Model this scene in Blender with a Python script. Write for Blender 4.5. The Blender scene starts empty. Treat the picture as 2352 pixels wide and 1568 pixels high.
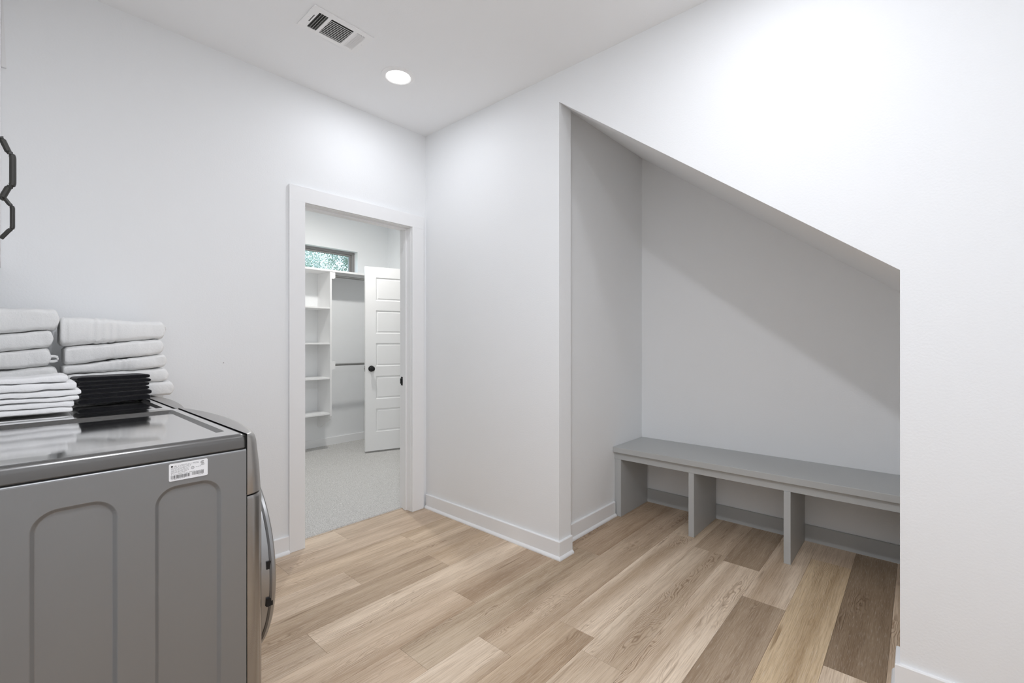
import bpy, bmesh, math, random
import numpy as np
from mathutils import Vector, noise

# ------------------------------------------------------------------ camera, world, exposure
scene = bpy.context.scene
C = scene.collection
CAM = (-2.094, -2.732, 1.225)
YAW = math.radians(41.8)                  # angle of the optical axis from +X
FPX = 1047.0
cam_data = bpy.data.cameras.new('camera')
cam_data.sensor_width = 36.0
cam_data.lens = FPX * 36.0 / 2352.0
cam_data.clip_start = 0.02
cam_data.clip_end = 200
cam = bpy.data.objects.new('camera', cam_data)
C.objects.link(cam)
cam.location = CAM
cam.rotation_euler = (math.radians(90), 0, YAW - math.radians(90))
scene.camera = cam

world = bpy.data.worlds.new('World')
scene.world = world
world.use_nodes = True
wn = world.node_tree
wn.nodes.clear()
wo = wn.nodes.new('ShaderNodeOutputWorld')
wb = wn.nodes.new('ShaderNodeBackground')
ws = wn.nodes.new('ShaderNodeTexSky')
ws.sky_type = 'HOSEK_WILKIE'
ws.turbidity = 6.5
ws.ground_albedo = 0.3
ws.sun_direction = Vector((-0.5, -0.4, 0.75)).normalized()
world.cycles.sampling_method = 'NONE'                  # only a small window opens to the sky
wb.inputs['Strength'].default_value = 14.0
wh = wn.nodes.new('ShaderNodeHueSaturation')            # hazy, bright summer sky
wh.inputs['Saturation'].default_value = 0.5
wh.inputs['Value'].default_value = 1.35
wn.links.new(ws.outputs['Color'], wh.inputs['Color'])
wn.links.new(wh.outputs['Color'], wb.inputs['Color'])
wn.links.new(wb.outputs['Background'], wo.inputs['Surface'])

vs = scene.view_settings
vs.view_transform = 'Standard'
vs.look = 'None'
vs.exposure = 0.05
vs.gamma = 1.0
vs.use_curve_mapping = False

scene.cycles.max_bounces = 12           # white room: many diffuse bounces carry the light
scene.cycles.diffuse_bounces = 7
scene.cycles.glossy_bounces = 4
scene.cycles.use_adaptive_sampling = True
scene.cycles.adaptive_threshold = 0.05

LAMP_W = 3.3           # power of the downlights
LAMP_B_W = 4.0
LAMP_A_W = 23.5
CLOSET_W = 18.5
LENS = 9.0             # glow of the lens itself
BEAM = 180.0           # beam angle, degrees

# ------------------------------------------------------------------ sizes of the place (metres)
CH = 2.743                                # ceiling
WT = 0.115                                # wall thickness
OX0, OX1, OZ = -0.897, -0.130, 2.048      # doorway in the door wall (y = 0)
NY0, NY1 = -1.216, -2.681                 # alcove opening in the right wall (x = 0)
NZ0, NZ1 = 2.576, 1.475
SL = (NZ0 - NZ1) / (NY0 - NY1)
NIX, NIL, NIR = 1.215, -1.125, -2.80      # alcove back, left and right walls
CBY, CRX, CLX = 2.46, 1.27, -1.60         # closet back, right and left walls
LWX, FWY = -2.45, -3.60                   # laundry left wall and wall behind the camera
def slope_z(y): return NZ0 + SL * (y - NY0)

# ------------------------------------------------------------------ materials
def s2l(c):
    return tuple(((v / 255) / 12.92 if v / 255 <= 0.04045 else ((v / 255 + 0.055) / 1.055) ** 2.4) for v in c)

def new_mat(name):
    m = bpy.data.materials.new(name)
    m.use_nodes = True
    nt = m.node_tree
    return m, nt, nt.nodes['Principled BSDF']

def N(nt, kind, **kw):
    n = nt.nodes.new(kind)
    for k, v in kw.items():
        if k in n.inputs: n.inputs[k].default_value = v
        else: setattr(n, k, v)
    return n

def coord(nt, scale=(1, 1, 1), out='Object'):
    tc = N(nt, 'ShaderNodeTexCoord')
    mp = N(nt, 'ShaderNodeMapping')
    mp.inputs['Scale'].default_value = scale
    nt.links.new(tc.outputs[out], mp.inputs['Vector'])
    return mp.outputs['Vector']

def bump(nt, b, height, strength, dist):
    bp = N(nt, 'ShaderNodeBump', Strength=strength, Distance=dist)
    nt.links.new(height, bp.inputs['Height'])
    nt.links.new(bp.outputs['Normal'], b.inputs['Normal'])

def paint(name, col, rough=0.6, peel=0.12, scale=140, metallic=0.0, spec=0.4, dist=0.002):
    m, nt, b = new_mat(name)
    b.inputs['Base Color'].default_value = (*col, 1)
    b.inputs['Roughness'].default_value = rough
    b.inputs['Metallic'].default_value = metallic
    b.inputs['Specular IOR Level'].default_value = spec
    if peel:
        n = N(nt, 'ShaderNodeTexNoise', Scale=scale, Detail=3.0, Roughness=0.5)
        nt.links.new(coord(nt), n.inputs['Vector'])
        bump(nt, b, n.outputs['Fac'], peel, dist)
    return m

M = {}
M['wall'] = paint('wall_paint', (0.885, 0.897, 0.905), 0.62, 0.22, 130)
M['ceiling'] = paint('ceiling_paint', (0.925, 0.935, 0.945), 0.7, 0.15, 130)
M['trim'] = paint('trim_paint', (0.905, 0.91, 0.915), 0.32, 0.03, 40)
M['bench'] = paint('bench_grey_paint', (0.49, 0.50, 0.495), 0.42, 0.0)
M['melamine'] = paint('closet_white', (0.89, 0.89, 0.89), 0.4, 0.0)
M['door'] = paint('door_white', (0.90, 0.90, 0.90), 0.36, 0.03, 60)
M['black'] = paint('black_hardware', (0.012, 0.012, 0.013), 0.35, 0.0, metallic=0.3)
M['void'] = paint('dark_void', (0.02, 0.02, 0.02), 0.9, 0.0)
M['duct_dark'] = paint('duct_shade', (0.07, 0.07, 0.065), 0.6, 0.0, metallic=0.4)  # near-black: the darkness of an unlit duct put into the colour
M['vent'] = paint('vent_white', (0.93, 0.93, 0.93), 0.35, 0.0)
M['chrome'] = paint('rod_metal', (0.42, 0.41, 0.40), 0.3, 0.0, metallic=1.0)
M['winframe'] = paint('window_taupe', (0.275, 0.262, 0.255), 0.5, 0.0)
M['sticker'] = paint('sticker_white', (0.82, 0.82, 0.83), 0.35, 0.0)
M['ink'] = paint('sticker_ink', (0.03, 0.03, 0.03), 0.5, 0.0)
M['ink_grey'] = paint('sticker_fine_print', (0.22, 0.22, 0.22), 0.5, 0.0)
M['pull'] = paint('cabinet_pull', (0.055, 0.054, 0.05), 0.42, 0.0, metallic=0.5)
M['cabinet'] = paint('cabinet_white', (0.84, 0.84, 0.84), 0.4, 0.02, 40)
M['gasket'] = paint('gasket_black', (0.008, 0.008, 0.008), 0.5, 0.0)
M['bark'] = paint('bark', (0.10, 0.08, 0.06), 0.9, 0.6, 12)
M['subfloor'] = paint('subfloor', (0.12, 0.10, 0.08), 0.9, 0.0)

def metal(name, col, rough, metallic, streak=0.0, axis_scale=(1, 1, 1), coat=0.0):
    m, nt, b = new_mat(name)
    b.inputs['Base Color'].default_value = (*col, 1)
    b.inputs['Metallic'].default_value = metallic
    b.inputs['Roughness'].default_value = rough
    b.inputs['Coat Weight'].default_value = coat
    b.inputs['Coat Roughness'].default_value = 0.06
    if streak:
        n = N(nt, 'ShaderNodeTexNoise', Scale=1.0, Detail=4.0)
        nt.links.new(coord(nt, axis_scale), n.inputs['Vector'])
        mr = N(nt, 'ShaderNodeMapRange')
        mr.inputs['To Min'].default_value = rough * (1 - streak)
        mr.inputs['To Max'].default_value = rough * (1 + streak)
        nt.links.new(n.outputs['Fac'], mr.inputs['Value'])
        nt.links.new(mr.outputs['Result'], b.inputs['Roughness'])
    return m
M['m_top'] = metal('graphite_top', (0.72, 0.715, 0.71), 0.07, 1.0, 0.25, (260, 3, 3))
M['m_rim'] = metal('graphite_lip', (0.155, 0.152, 0.148), 0.25, 0.65)
M['m_side'] = metal('graphite_side', (0.255, 0.257, 0.259), 0.40, 0.55, 0.12, (90, 90, 90))
M['m_console'] = metal('graphite_console', (0.42, 0.41, 0.40), 0.34, 0.85)
M['m_front'] = metal('brushed_front', (0.37, 0.36, 0.35), 0.25, 0.95)
M['m_door'] = metal('silver_door_ring', (0.36, 0.36, 0.36), 0.33, 0.95)

def emission(name, col, strength):
    m = bpy.data.materials.new(name)
    m.use_nodes = True
    nt = m.node_tree
    nt.nodes.clear()
    o = nt.nodes.new('ShaderNodeOutputMaterial')
    e = nt.nodes.new('ShaderNodeEmission')
    e.inputs['Color'].default_value = (*col, 1)
    e.inputs['Strength'].default_value = strength
    m.cycles.emission_sampling = 'NONE'       # the LED light inside does the lighting
    nt.links.new(e.outputs[0], o.inputs['Surface'])
    return m
M['lens'] = emission('lamp_lens', (1.0, 0.99, 0.98), LENS)

def glass_mat():
    m = bpy.data.materials.new('window_glass')
    m.use_nodes = True
    nt = m.node_tree
    nt.nodes.clear()
    o = nt.nodes.new('ShaderNodeOutputMaterial')
    mix = nt.nodes.new('ShaderNodeMixShader')
    t = nt.nodes.new('ShaderNodeBsdfTransparent')
    t.inputs['Color'].default_value = (0.86, 0.93, 0.93, 1)
    g = nt.nodes.new('ShaderNodeBsdfGlossy')
    g.inputs['Roughness'].default_value = 0.02
    mix.inputs['Fac'].default_value = 0.07
    nt.links.new(t.outputs[0], mix.inputs[1])
    nt.links.new(g.outputs[0], mix.inputs[2])
    nt.links.new(mix.outputs[0], o.inputs['Surface'])
    return m
M['glass'] = glass_mat()

def leaf_mat():
    m, nt, b = new_mat('leaf')
    n = N(nt, 'ShaderNodeTexNoise', Scale=1.3, Detail=3.0)
    nt.links.new(coord(nt), n.inputs['Vector'])
    r = N(nt, 'ShaderNodeValToRGB')
    r.color_ramp.elements[0].position = 0.3
    r.color_ramp.elements[0].color = (0.13, 0.20, 0.17, 1)
    r.color_ramp.elements[1].position = 0.7
    r.color_ramp.elements[1].color = (0.48, 0.57, 0.50, 1)
    nt.links.new(n.outputs['Fac'], r.inputs['Fac'])
    nt.links.new(r.outputs['Color'], b.inputs['Base Color'])
    b.inputs['Roughness'].default_value = 0.5
    tr = N(nt, 'ShaderNodeBsdfTranslucent')
    nt.links.new(r.outputs['Color'], tr.inputs['Color'])
    mx = N(nt, 'ShaderNodeMixShader', Fac=0.4)
    nt.links.new(b.outputs[0], mx.inputs[1])
    nt.links.new(tr.outputs[0], mx.inputs[2])
    nt.links.new(mx.outputs[0], nt.nodes['Material Output'].inputs['Surface'])
    return m
M['leaf'] = leaf_mat()
M['lawn'] = paint('lawn', (0.08, 0.14, 0.05), 0.9, 0.5, 30)

def terry(name, col, rough=0.95):
    m, nt, b = new_mat(name)
    b.inputs['Base Color'].default_value = (*col, 1)
    b.inputs['Roughness'].default_value = rough
    b.inputs['Specular IOR Level'].default_value = 0.12
    b.inputs['Sheen Weight'].default_value = 0.25
    v = coord(nt)
    a = N(nt, 'ShaderNodeTexNoise', Scale=420.0, Detail=3.0, Roughness=0.65)
    c = N(nt, 'ShaderNodeTexNoise', Scale=120.0, Detail=2.0)
    nt.links.new(v, a.inputs['Vector'])
    nt.links.new(v, c.inputs['Vector'])
    ad = N(nt, 'ShaderNodeMath', operation='ADD')
    nt.links.new(a.outputs['Fac'], ad.inputs[0])
    nt.links.new(c.outputs['Fac'], ad.inputs[1])
    bump(nt, b, ad.outputs[0], 0.42, 0.003)
    return m
M['towel'] = terry('white_terry', (0.90, 0.90, 0.89))
M['washcloth'] = terry('bright_white_terry', (0.95, 0.95, 0.95))
M['black_terry'] = terry('black_terry', (0.008, 0.008, 0.010))

def carpet_mat():
    m, nt, b = new_mat('loop_carpet')
    n = N(nt, 'ShaderNodeTexNoise', Scale=150.0, Detail=3.0, Roughness=0.6)
    nt.links.new(coord(nt), n.inputs['Vector'])
    r = N(nt, 'ShaderNodeValToRGB')
    r.color_ramp.elements[0].position = 0.32
    r.color_ramp.elements[0].color = (0.44, 0.43, 0.415, 1)
    r.color_ramp.elements[1].position = 0.66
    r.color_ramp.elements[1].color = (0.74, 0.73, 0.71, 1)
    nt.links.new(n.outputs['Fac'], r.inputs['Fac'])
    nt.links.new(r.outputs['Color'], b.inputs['Base Color'])
    b.inputs['Roughness'].default_value = 0.95
    b.inputs['Specular IOR Level'].default_value = 0.1
    return m
M['carpet'] = carpet_mat()

def wood_mat():
    """vinyl oak plank; obj.color carries the tone of the single plank"""
    m, nt, b = new_mat('oak_plank')
    L = nt.links.new
    tc = N(nt, 'ShaderNodeTexCoord')
    oi = N(nt, 'ShaderNodeObjectInfo')
    sc_ = N(nt, 'ShaderNodeVectorMath', operation='SCALE')
    cmb = N(nt, 'ShaderNodeCombineXYZ')
    mul = N(nt, 'ShaderNodeMath', operation='MULTIPLY')
    mul.inputs[1].default_value = 37.0
    L(oi.outputs['Random'], mul.inputs[0])
    for i in range(3): L(mul.outputs[0], cmb.inputs[i])
    add = N(nt, 'ShaderNodeVectorMath', operation='ADD')
    L(tc.outputs['Object'], add.inputs[0]); L(cmb.outputs[0], add.inputs[1])
    P = add.outputs['Vector']
    def mapped(s):
        mp = N(nt, 'ShaderNodeMapping'); mp.inputs['Scale'].default_value = s
        L(P, mp.inputs['Vector']); return mp.outputs['Vector']
    def nz(vec, scale=1.0, detail=4.0, rough=0.55, dist=0.0):
        n = N(nt, 'ShaderNodeTexNoise', Scale=scale, Detail=detail, Roughness=rough, Distortion=dist)
        L(vec, n.inputs['Vector']); return n.outputs['Fac']
    def ramp(fac, a, bb, lo=(0, 0, 0, 1), hi=(1, 1, 1, 1)):
        r = N(nt, 'ShaderNodeValToRGB')
        e = r.color_ramp.elements
        e[0].position, e[1].position = a, bb
        e[0].color, e[1].color = lo, hi
        L(fac, r.inputs['Fac']); return r.outputs['Color']
    def mix(kind, fac, a, bb):
        x = N(nt, 'ShaderNodeMix', data_type='RGBA', blend_type=kind)
        if isinstance(fac, float): x.inputs['Factor'].default_value = fac
        else: L(fac, x.inputs['Factor'])
        for sock, v in ((x.inputs[6], a), (x.inputs[7], bb)):
            if isinstance(v, tuple): sock.default_value = v
            else: L(v, sock)
        return x.outputs[2]
    def math_(op, a, bb):
        x = N(nt, 'ShaderNodeMath', operation=op)
        for i, v in enumerate((a, bb)):
            if isinstance(v, (int, float)): x.inputs[i].default_value = v
            else: L(v, x.inputs[i])
        return x.outputs[0]
    # broad light and dark bands along the plank
    broad = nz(mapped((0.55, 9.0, 1.0)), 1.0, 3.0, 0.5, 0.3)
    base = mix('MIX', ramp(broad, 0.33, 0.68), (0.73, 0.66, 0.575, 1), (1.20, 1.20, 1.18, 1))
    col = mix('MULTIPLY', 1.0, oi.outputs['Color'], base)
    # growth rings: strongly stretched, warped bands, only in patches
    warp = nz(mapped((1.6, 7.0, 1.0)), 1.0, 3.0, 0.55)
    warp2 = nz(mapped((9.0, 40.0, 1.0)), 1.0, 2.0, 0.5)
    sep = N(nt, 'ShaderNodeSeparateXYZ'); L(P, sep.inputs[0])
    v = math_('ADD', math_('MULTIPLY', sep.outputs['Y'], 760.0), math_('MULTIPLY', warp, 165.0))
    v = math_('ADD', v, math_('MULTIPLY', warp2, 9.0))
    ring = math_('MULTIPLY', math_('ADD', math_('SINE', v, 0.0), 1.0), 0.5)
    patch = ramp(nz(mapped((0.9, 5.5, 1.0)), 1.7, 2.0, 0.5), 0.50, 0.68)
    ringm = math_('MULTIPLY', math_('POWER', ring, 3.5), patch)
    col = mix('MULTIPLY', math_('MULTIPLY', ringm, 0.75), col, (0.46, 0.375, 0.30, 1))
    # fine pores and saw marks
    fine = nz(mapped((7.0, 230.0, 1.0)), 1.0, 4.0, 0.65)
    col = mix('MULTIPLY', ramp(fine, 0.44, 0.74), col, (0.68, 0.625, 0.57, 1))
    fleck = nz(mapped((18.0, 420.0, 1.0)), 1.0, 2.0, 0.6)
    col = mix('MIX', math_('MULTIPLY', ramp(fleck, 0.56, 0.76), 0.35), col, (0.84, 0.76, 0.67, 1))
    # dark cracks and knots
    crack = nz(mapped((2.6, 48.0, 1.0)), 1.0, 2.0, 0.4)
    col = mix('MULTIPLY', math_('MULTIPLY', ramp(crack, 0.69, 0.77), 0.6), col, (0.36, 0.28, 0.21, 1))
    vo = N(nt, 'ShaderNodeTexVoronoi', Scale=1.0)
    L(mapped((2.2, 5.5, 1.0)), vo.inputs['Vector'])
    kn = ramp(vo.outputs['Distance'], 0.02, 0.085, (1, 1, 1, 1), (0, 0, 0, 1))
    col = mix('MULTIPLY', math_('MULTIPLY', kn, 0.5), col, (0.45, 0.36, 0.28, 1))
    L(col, b.inputs['Base Color'])
    b.inputs['Roughness'].default_value = 0.46
    b.inputs['Specular IOR Level'].default_value = 0.35
    h = math_('SUBTRACT', math_('MULTIPLY', fine, -0.5), math_('MULTIPLY', ringm, 0.6))
    bump(nt, b, h, 0.22, 0.002)
    return m
M['wood'] = wood_mat()

# ------------------------------------------------------------------ helpers
BASE = {}
def root(name, label, cat, loc, group=None, kind=None):
    o = bpy.data.objects.new(name, None)
    o.empty_display_size = 0.05
    C.objects.link(o)
    o.location = loc
    BASE[o] = Vector(loc)
    if kind: o['kind'] = kind
    else:
        o['label'] = label; o['category'] = cat
    if group: o['group'] = group
    return o

def tag(o, label, cat, group=None):
    o['label'] = label; o['category'] = cat
    if group: o['group'] = group
    return o

def link(name, me, mat, parent=None, smooth=False, kind=None):
    o = bpy.data.objects.new(name, me)
    C.objects.link(o)
    if mat: me.materials.append(M[mat])
    if parent is not None:
        o.parent = parent
        BASE[o] = BASE[parent]
        me.transform(__import__('mathutils').Matrix.Translation(-BASE[parent]))
    else:
        BASE[o] = Vector((0, 0, 0))
    if smooth:
        me.polygons.foreach_set('use_smooth', [True] * len(me.polygons))
        if smooth != 'all':
            me.set_sharp_from_angle(angle=math.radians(35))
    if kind: o['kind'] = kind
    return o

def mesh_of(verts, faces):
    me = bpy.data.meshes.new('m')
    me.from_pydata([tuple(v) for v in verts], [], faces)
    me.update()
    return me

def bm_mesh(bm):
    bmesh.ops.recalc_face_normals(bm, faces=bm.faces[:])
    me = bpy.data.meshes.new('m')
    bm.to_mesh(me); bm.free()
    return me

def add_box(bm, x0, x1, y0, y1, z0, z1, bev=0.0, seg=2):
    x0, x1 = min(x0, x1), max(x0, x1); y0, y1 = min(y0, y1), max(y0, y1); z0, z1 = min(z0, z1), max(z0, z1)
    r = bmesh.ops.create_cube(bm, size=1.0)
    vs_ = r['verts']
    for v in vs_:
        v.co = Vector((x0 + (v.co.x + .5) * (x1 - x0), y0 + (v.co.y + .5) * (y1 - y0), z0 + (v.co.z + .5) * (z1 - z0)))
    if bev:
        es = list({e for v in vs_ for e in v.link_edges})
        bmesh.ops.bevel(bm, geom=es, offset=bev, segments=seg, affect='EDGES', profile=0.5)

def box(name, b, mat, parent=None, bev=0.0, seg=2, kind=None):
    bm = bmesh.new()
    add_box(bm, *b, bev=bev, seg=seg)
    return link(name, bm_mesh(bm), mat, parent, kind=kind)

def boxes(name, bl, mat, parent=None, bev=0.0, kind=None):
    bm = bmesh.new()
    for b in bl: add_box(bm, *b, bev=bev)
    return link(name, bm_mesh(bm), mat, parent, kind=kind)

def add_prism(bm, poly, axis, a, b):
    """poly: 2-D points in the other two axes (in x, y, z order); extruded along axis from a to b"""
    def put(p, t):
        q = list(p); q.insert(axis, t); return bm.verts.new(q)
    A = [put(p, a) for p in poly]; B = [put(p, b) for p in poly]
    n = len(poly)
    bm.faces.new(A); bm.faces.new(B[::-1])
    for i in range(n):
        bm.faces.new((A[i], B[i], B[(i + 1) % n], A[(i + 1) % n]))

def prism(name, poly, axis, a, b, mat, parent=None, kind=None, bev=0.0):
    bm = bmesh.new(); add_prism(bm, poly, axis, a, b)
    if bev: bmesh.ops.bevel(bm, geom=bm.edges[:], offset=bev, segments=2, affect='EDGES', profile=0.5)
    return link(name, bm_mesh(bm), mat, parent, kind=kind)

def sweep(name, path, prof, mat, parent=None, kind=None):
    """profile (offset to the left of the path, z) swept along a plan path with mitred corners"""
    n = len(path); V = []; F = []
    P = [Vector(p) for p in path]
    for i in range(n):
        d0 = (P[i] - P[i - 1]).normalized() if i else (P[1] - P[0]).normalized()
        d1 = (P[i + 1] - P[i]).normalized() if i < n - 1 else d0
        n0 = Vector((-d0.y, d0.x)); n1 = Vector((-d1.y, d1.x))
        mt = (n0 + n1); mt = mt / (mt.length_squared / 2) if mt.length_squared > 1e-6 else n0
        for o, z in prof: V.append((P[i].x + mt.x * o, P[i].y + mt.y * o, z))
    k = len(prof)
    for i in range(n - 1):
        for j in range(k):
            a = i * k + j; b = i * k + (j + 1) % k
            F.append((a, b, b + k, a + k))
    F.append(tuple(range(k))[::-1]); F.append(tuple(range((n - 1) * k, n * k)))
    bm = bmesh.new(); me = mesh_of(V, F); bm.from_mesh(me)
    return link(name, bm_mesh(bm), mat, parent, kind=kind)

def tube(name, path, r, mat, parent=None, n=12, flat=1.0, closed=False):
    P = [Vector(p) for p in path]; V = []; F = []
    up = Vector((0, 0, 1))
    m = len(P)
    for i in range(m):
        if closed: t = (P[(i + 1) % m] - P[i - 1]).normalized()
        else: t = (P[min(i + 1, m - 1)] - P[max(i - 1, 0)]).normalized()
        ref = up if abs(t.dot(up)) < 0.9 else Vector((0, 1, 0))
        a = t.cross(ref).normalized(); b = t.cross(a).normalized()
        for k in range(n):
            th = 2 * math.pi * k / n
            V.append(P[i] + a * math.cos(th) * r + b * math.sin(th) * r * flat)
    for i in range(m if closed else m - 1):
        for k in range(n):
            q = ((i + 1) % m) * n
            F.append((i * n + k, i * n + (k + 1) % n, q + (k + 1) % n, q + k))
    if not closed:
        F.append(tuple(range(n))[::-1]); F.append(tuple(range((m - 1) * n, m * n)))
    bm = bmesh.new(); bm.from_mesh(mesh_of(V, F))
    return link(name, bm_mesh(bm), mat, parent, smooth=True)

def lathe(name, prof, center, axis, mat, parent=None, n=64):
    """prof: (radius, height along axis)"""
    V = []; F = []; k = len(prof)
    for i in range(n):
        th = 2 * math.pi * i / n
        for r, h in prof:
            p = [r * math.cos(th), r * math.sin(th)]; p.insert(axis, h)
            V.append((center[0] + p[0], center[1] + p[1], center[2] + p[2]))
    for i in range(n):
        for j in range(k - 1):
            a = i * k + j; b = ((i + 1) % n) * k + j
            F.append((a, a + 1, b + 1, b))
    bm = bmesh.new(); bm.from_mesh(mesh_of(V, F))
    bmesh.ops.remove_doubles(bm, verts=bm.verts[:], dist=1e-6)
    return link(name, bm_mesh(bm), mat, parent, smooth=True)

# ------------------------------------------------------------------ setting: laundry room shell
boxes('wall_back', [(LWX - WT, OX0 - .015, 0, .13, 0, CH), (OX1 + .015, WT, 0, .13, 0, CH),
                    (OX0 - .015, OX1 + .015, 0, .13, OZ + .015, CH)], 'wall', kind='structure')
bm = bmesh.new()
add_box(bm, 0, WT, NY0, 0, 0, CH)
add_prism(bm, [(NY0, NZ0), (NY0, CH), (NY1, CH), (NY1, NZ1)], 0, 0, WT)
add_box(bm, 0, WT, FWY - WT, NY1, 0, CH)
link('wall_right', bm_mesh(bm), 'wall', kind='structure')
box('wall_left', (LWX - WT, LWX, FWY - WT, 0, 0, CH), 'wall', kind='structure')
box('wall_front', (LWX, 0, FWY - WT, FWY, 0, CH), 'wall', kind='structure')
box('ceiling', (LWX - WT, WT, FWY - WT, .13, CH, CH + .1), 'ceiling', kind='structure')
# alcove under the stairs
box('wall_alcove_left', (WT, NIX + .12, NIL, NIL + .10, 0, CH), 'wall', kind='structure')
box('wall_alcove_back', (NIX, NIX + .12, NIR - .1, NIL, 0, CH), 'wall', kind='structure')
box('wall_alcove_right', (WT, NIX, NIR - .1, NIR, 0, slope_z(NIR) + .25), 'wall', kind='structure')
prism('ceiling_alcove', [(NIL, slope_z(NIL)), (NIL, slope_z(NIL) + .12), (NIR, slope_z(NIR) + .12), (NIR, slope_z(NIR))],
      0, WT, NIX, 'wall', kind='structure')
# ------------------------------------------------------------------ setting: closet shell
WX0, WX1, WZ0, WZ1 = -0.42, 0.842, 2.03, 2.332          # window opening
boxes('wall_closet_back', [(CLX - .1, WX0, CBY, CBY + .14, 0, CH), (WX1, CRX + .1, CBY, CBY + .14, 0, CH),
                           (WX0, WX1, CBY, CBY + .14, 0, WZ0), (WX0, WX1, CBY, CBY + .14, WZ1, CH)], 'wall', kind='structure')
box('wall_closet_left', (CLX - .1, CLX, .13, CBY, 0, CH), 'wall', kind='structure')
DY0, DY1 = .80, 1.565                                   # doorway in the closet's side wall
boxes('wall_closet_right', [(CRX, CRX + .1, NIL + .10, DY0, 0, CH), (CRX, CRX + .1, DY1, CBY, 0, CH),
                            (CRX, CRX + .1, DY0, DY1, 2.06, CH)], 'wall', kind='structure')
box('wall_beyond', (CRX + .9, CRX + 1.0, .2, 2.2, 0, CH), 'wall', kind='structure')
boxes('wall_passage', [(CRX + .1, CRX + 1.0, .1, .2, 0, CH), (CRX + .1, CRX + 1.0, 2.2, 2.3, 0, CH)], 'wall', kind='structure')
box('ceiling_closet', (CLX - .1, CRX + 1.0, .13, CBY + .14, CH, CH + .1), 'ceiling', kind='structure')
box('wall_closet_front', (WT, CRX, .03, .13, 0, CH), 'wall', kind='structure')

# carpet: a real loop pile surface
def carpet():
    x0, x1, y0, y1, st = CLX, CRX, .117, CBY, .0045
    nx = int((x1 - x0) / st); ny = int((y1 - y0) / st)
    xs = np.linspace(x0, x1, nx); ys = np.linspace(y0, y1, ny)
    X, Y = np.meshgrid(xs, ys)
    rng = np.random.RandomState(3)
    row = np.floor(X / .0125)
    Z = .0020 + .0062 * np.abs(np.sin(np.pi * X / .0125)) ** .6 * np.abs(np.sin(np.pi * (Y / .019 + .5 * (row % 2)))) ** .6
    Z += rng.rand(*Z.shape) * .0016
    Z[0, :] = -.004
    co = np.stack([X, Y, Z], -1).reshape(-1, 3).astype(np.float32)
    idx = np.arange(nx * ny).reshape(ny, nx)
    q = np.stack([idx[:-1, :-1], idx[:-1, 1:], idx[1:, 1:], idx[1:, :-1]], -1).reshape(-1, 4).astype(np.int32)
    me = bpy.data.meshes.new('m')
    me.vertices.add(len(co)); me.vertices.foreach_set('co', co.ravel())
    me.loops.add(q.size); me.loops.foreach_set('vertex_index', q.ravel())
    me.polygons.add(len(q))
    me.polygons.foreach_set('loop_start', np.arange(0, q.size, 4, dtype=np.int32))
    me.polygons.foreach_set('loop_total', np.full(len(q), 4, dtype=np.int32))
    me.update(calc_edges=True)
    return link('floor_closet', me, 'carpet', smooth='all', kind='structure')
carpet()
box('floor_passage', (CRX, CRX + 1.0, .1, 2.3, -.05, .003), 'carpet', kind='structure')

# ------------------------------------------------------------------ setting: plank floor
floor = box('floor', (LWX, NIX, FWY, .117, -.04, -.007), 'subfloor', kind='structure')
PW, PL = .1825, 1.2215
TONES = [(.58, .475, .372), (.53, .425, .325), (.63, .525, .42), (.47, .375, .285), (.60, .50, .40), (.55, .45, .35)]
DARK = (.36, .285, .212); GOLD = (.60, .485, .345); MID = (.43, .345, .262); PALE = (.66, .56, .455)
JOINT = {-1: -.665, 0: -1.089, 1: -.412, 2: -.884, 3: -.465, 4: -1.243, 5: -.615, 6: -1.036, 7: -.773, 8: -.462, 9: -.56,
         10: .595, 11: .285, 12: -.27, 13: -.022, 14: -.7, 15: -.2, 16: -.9, 17: -.5, 18: -.1}
TONE_AT = {(11, 0): MID, (11, 1): PALE, (12, 0): GOLD, (12, 1): GOLD, (13, 1): DARK, (13, 0): PALE, (10, 1): MID, (10, 0): PALE,
           (4, 1): PALE, (4, 0): (.55, .455, .36), (2, 0): (.60, .50, .40), (1, 1): (.60, .495, .385), (3, 0): (.49, .395, .30),
           (3, 1): (.61, .505, .395), (8, 0): (.52, .42, .32), (8, 1): PALE, (7, 0): (.64, .545, .445), (7, 1): (.55, .45, .35),
           (6, 0): (.55, .445, .345), (5, 1): (.52, .42, .325), (9, 1): (.60, .505, .405), (9, 0): (.60, .505, .405), (9, 2): (.52, .425, .33), (8, 2): (.60, .505, .40), (7, 2): (.52, .42, .325), (6, 1): (.55, .46, .36),
           (0, 1): (.57, .47, .375), (0, 0): (.56, .455, .35), (-1, 1): (.55, .455, .365), (-1, 0): (.60, .505, .41), (1, 0): (.56, .455, .35), (2, 1): (.54, .44, .34)}
random.seed(7)
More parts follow.
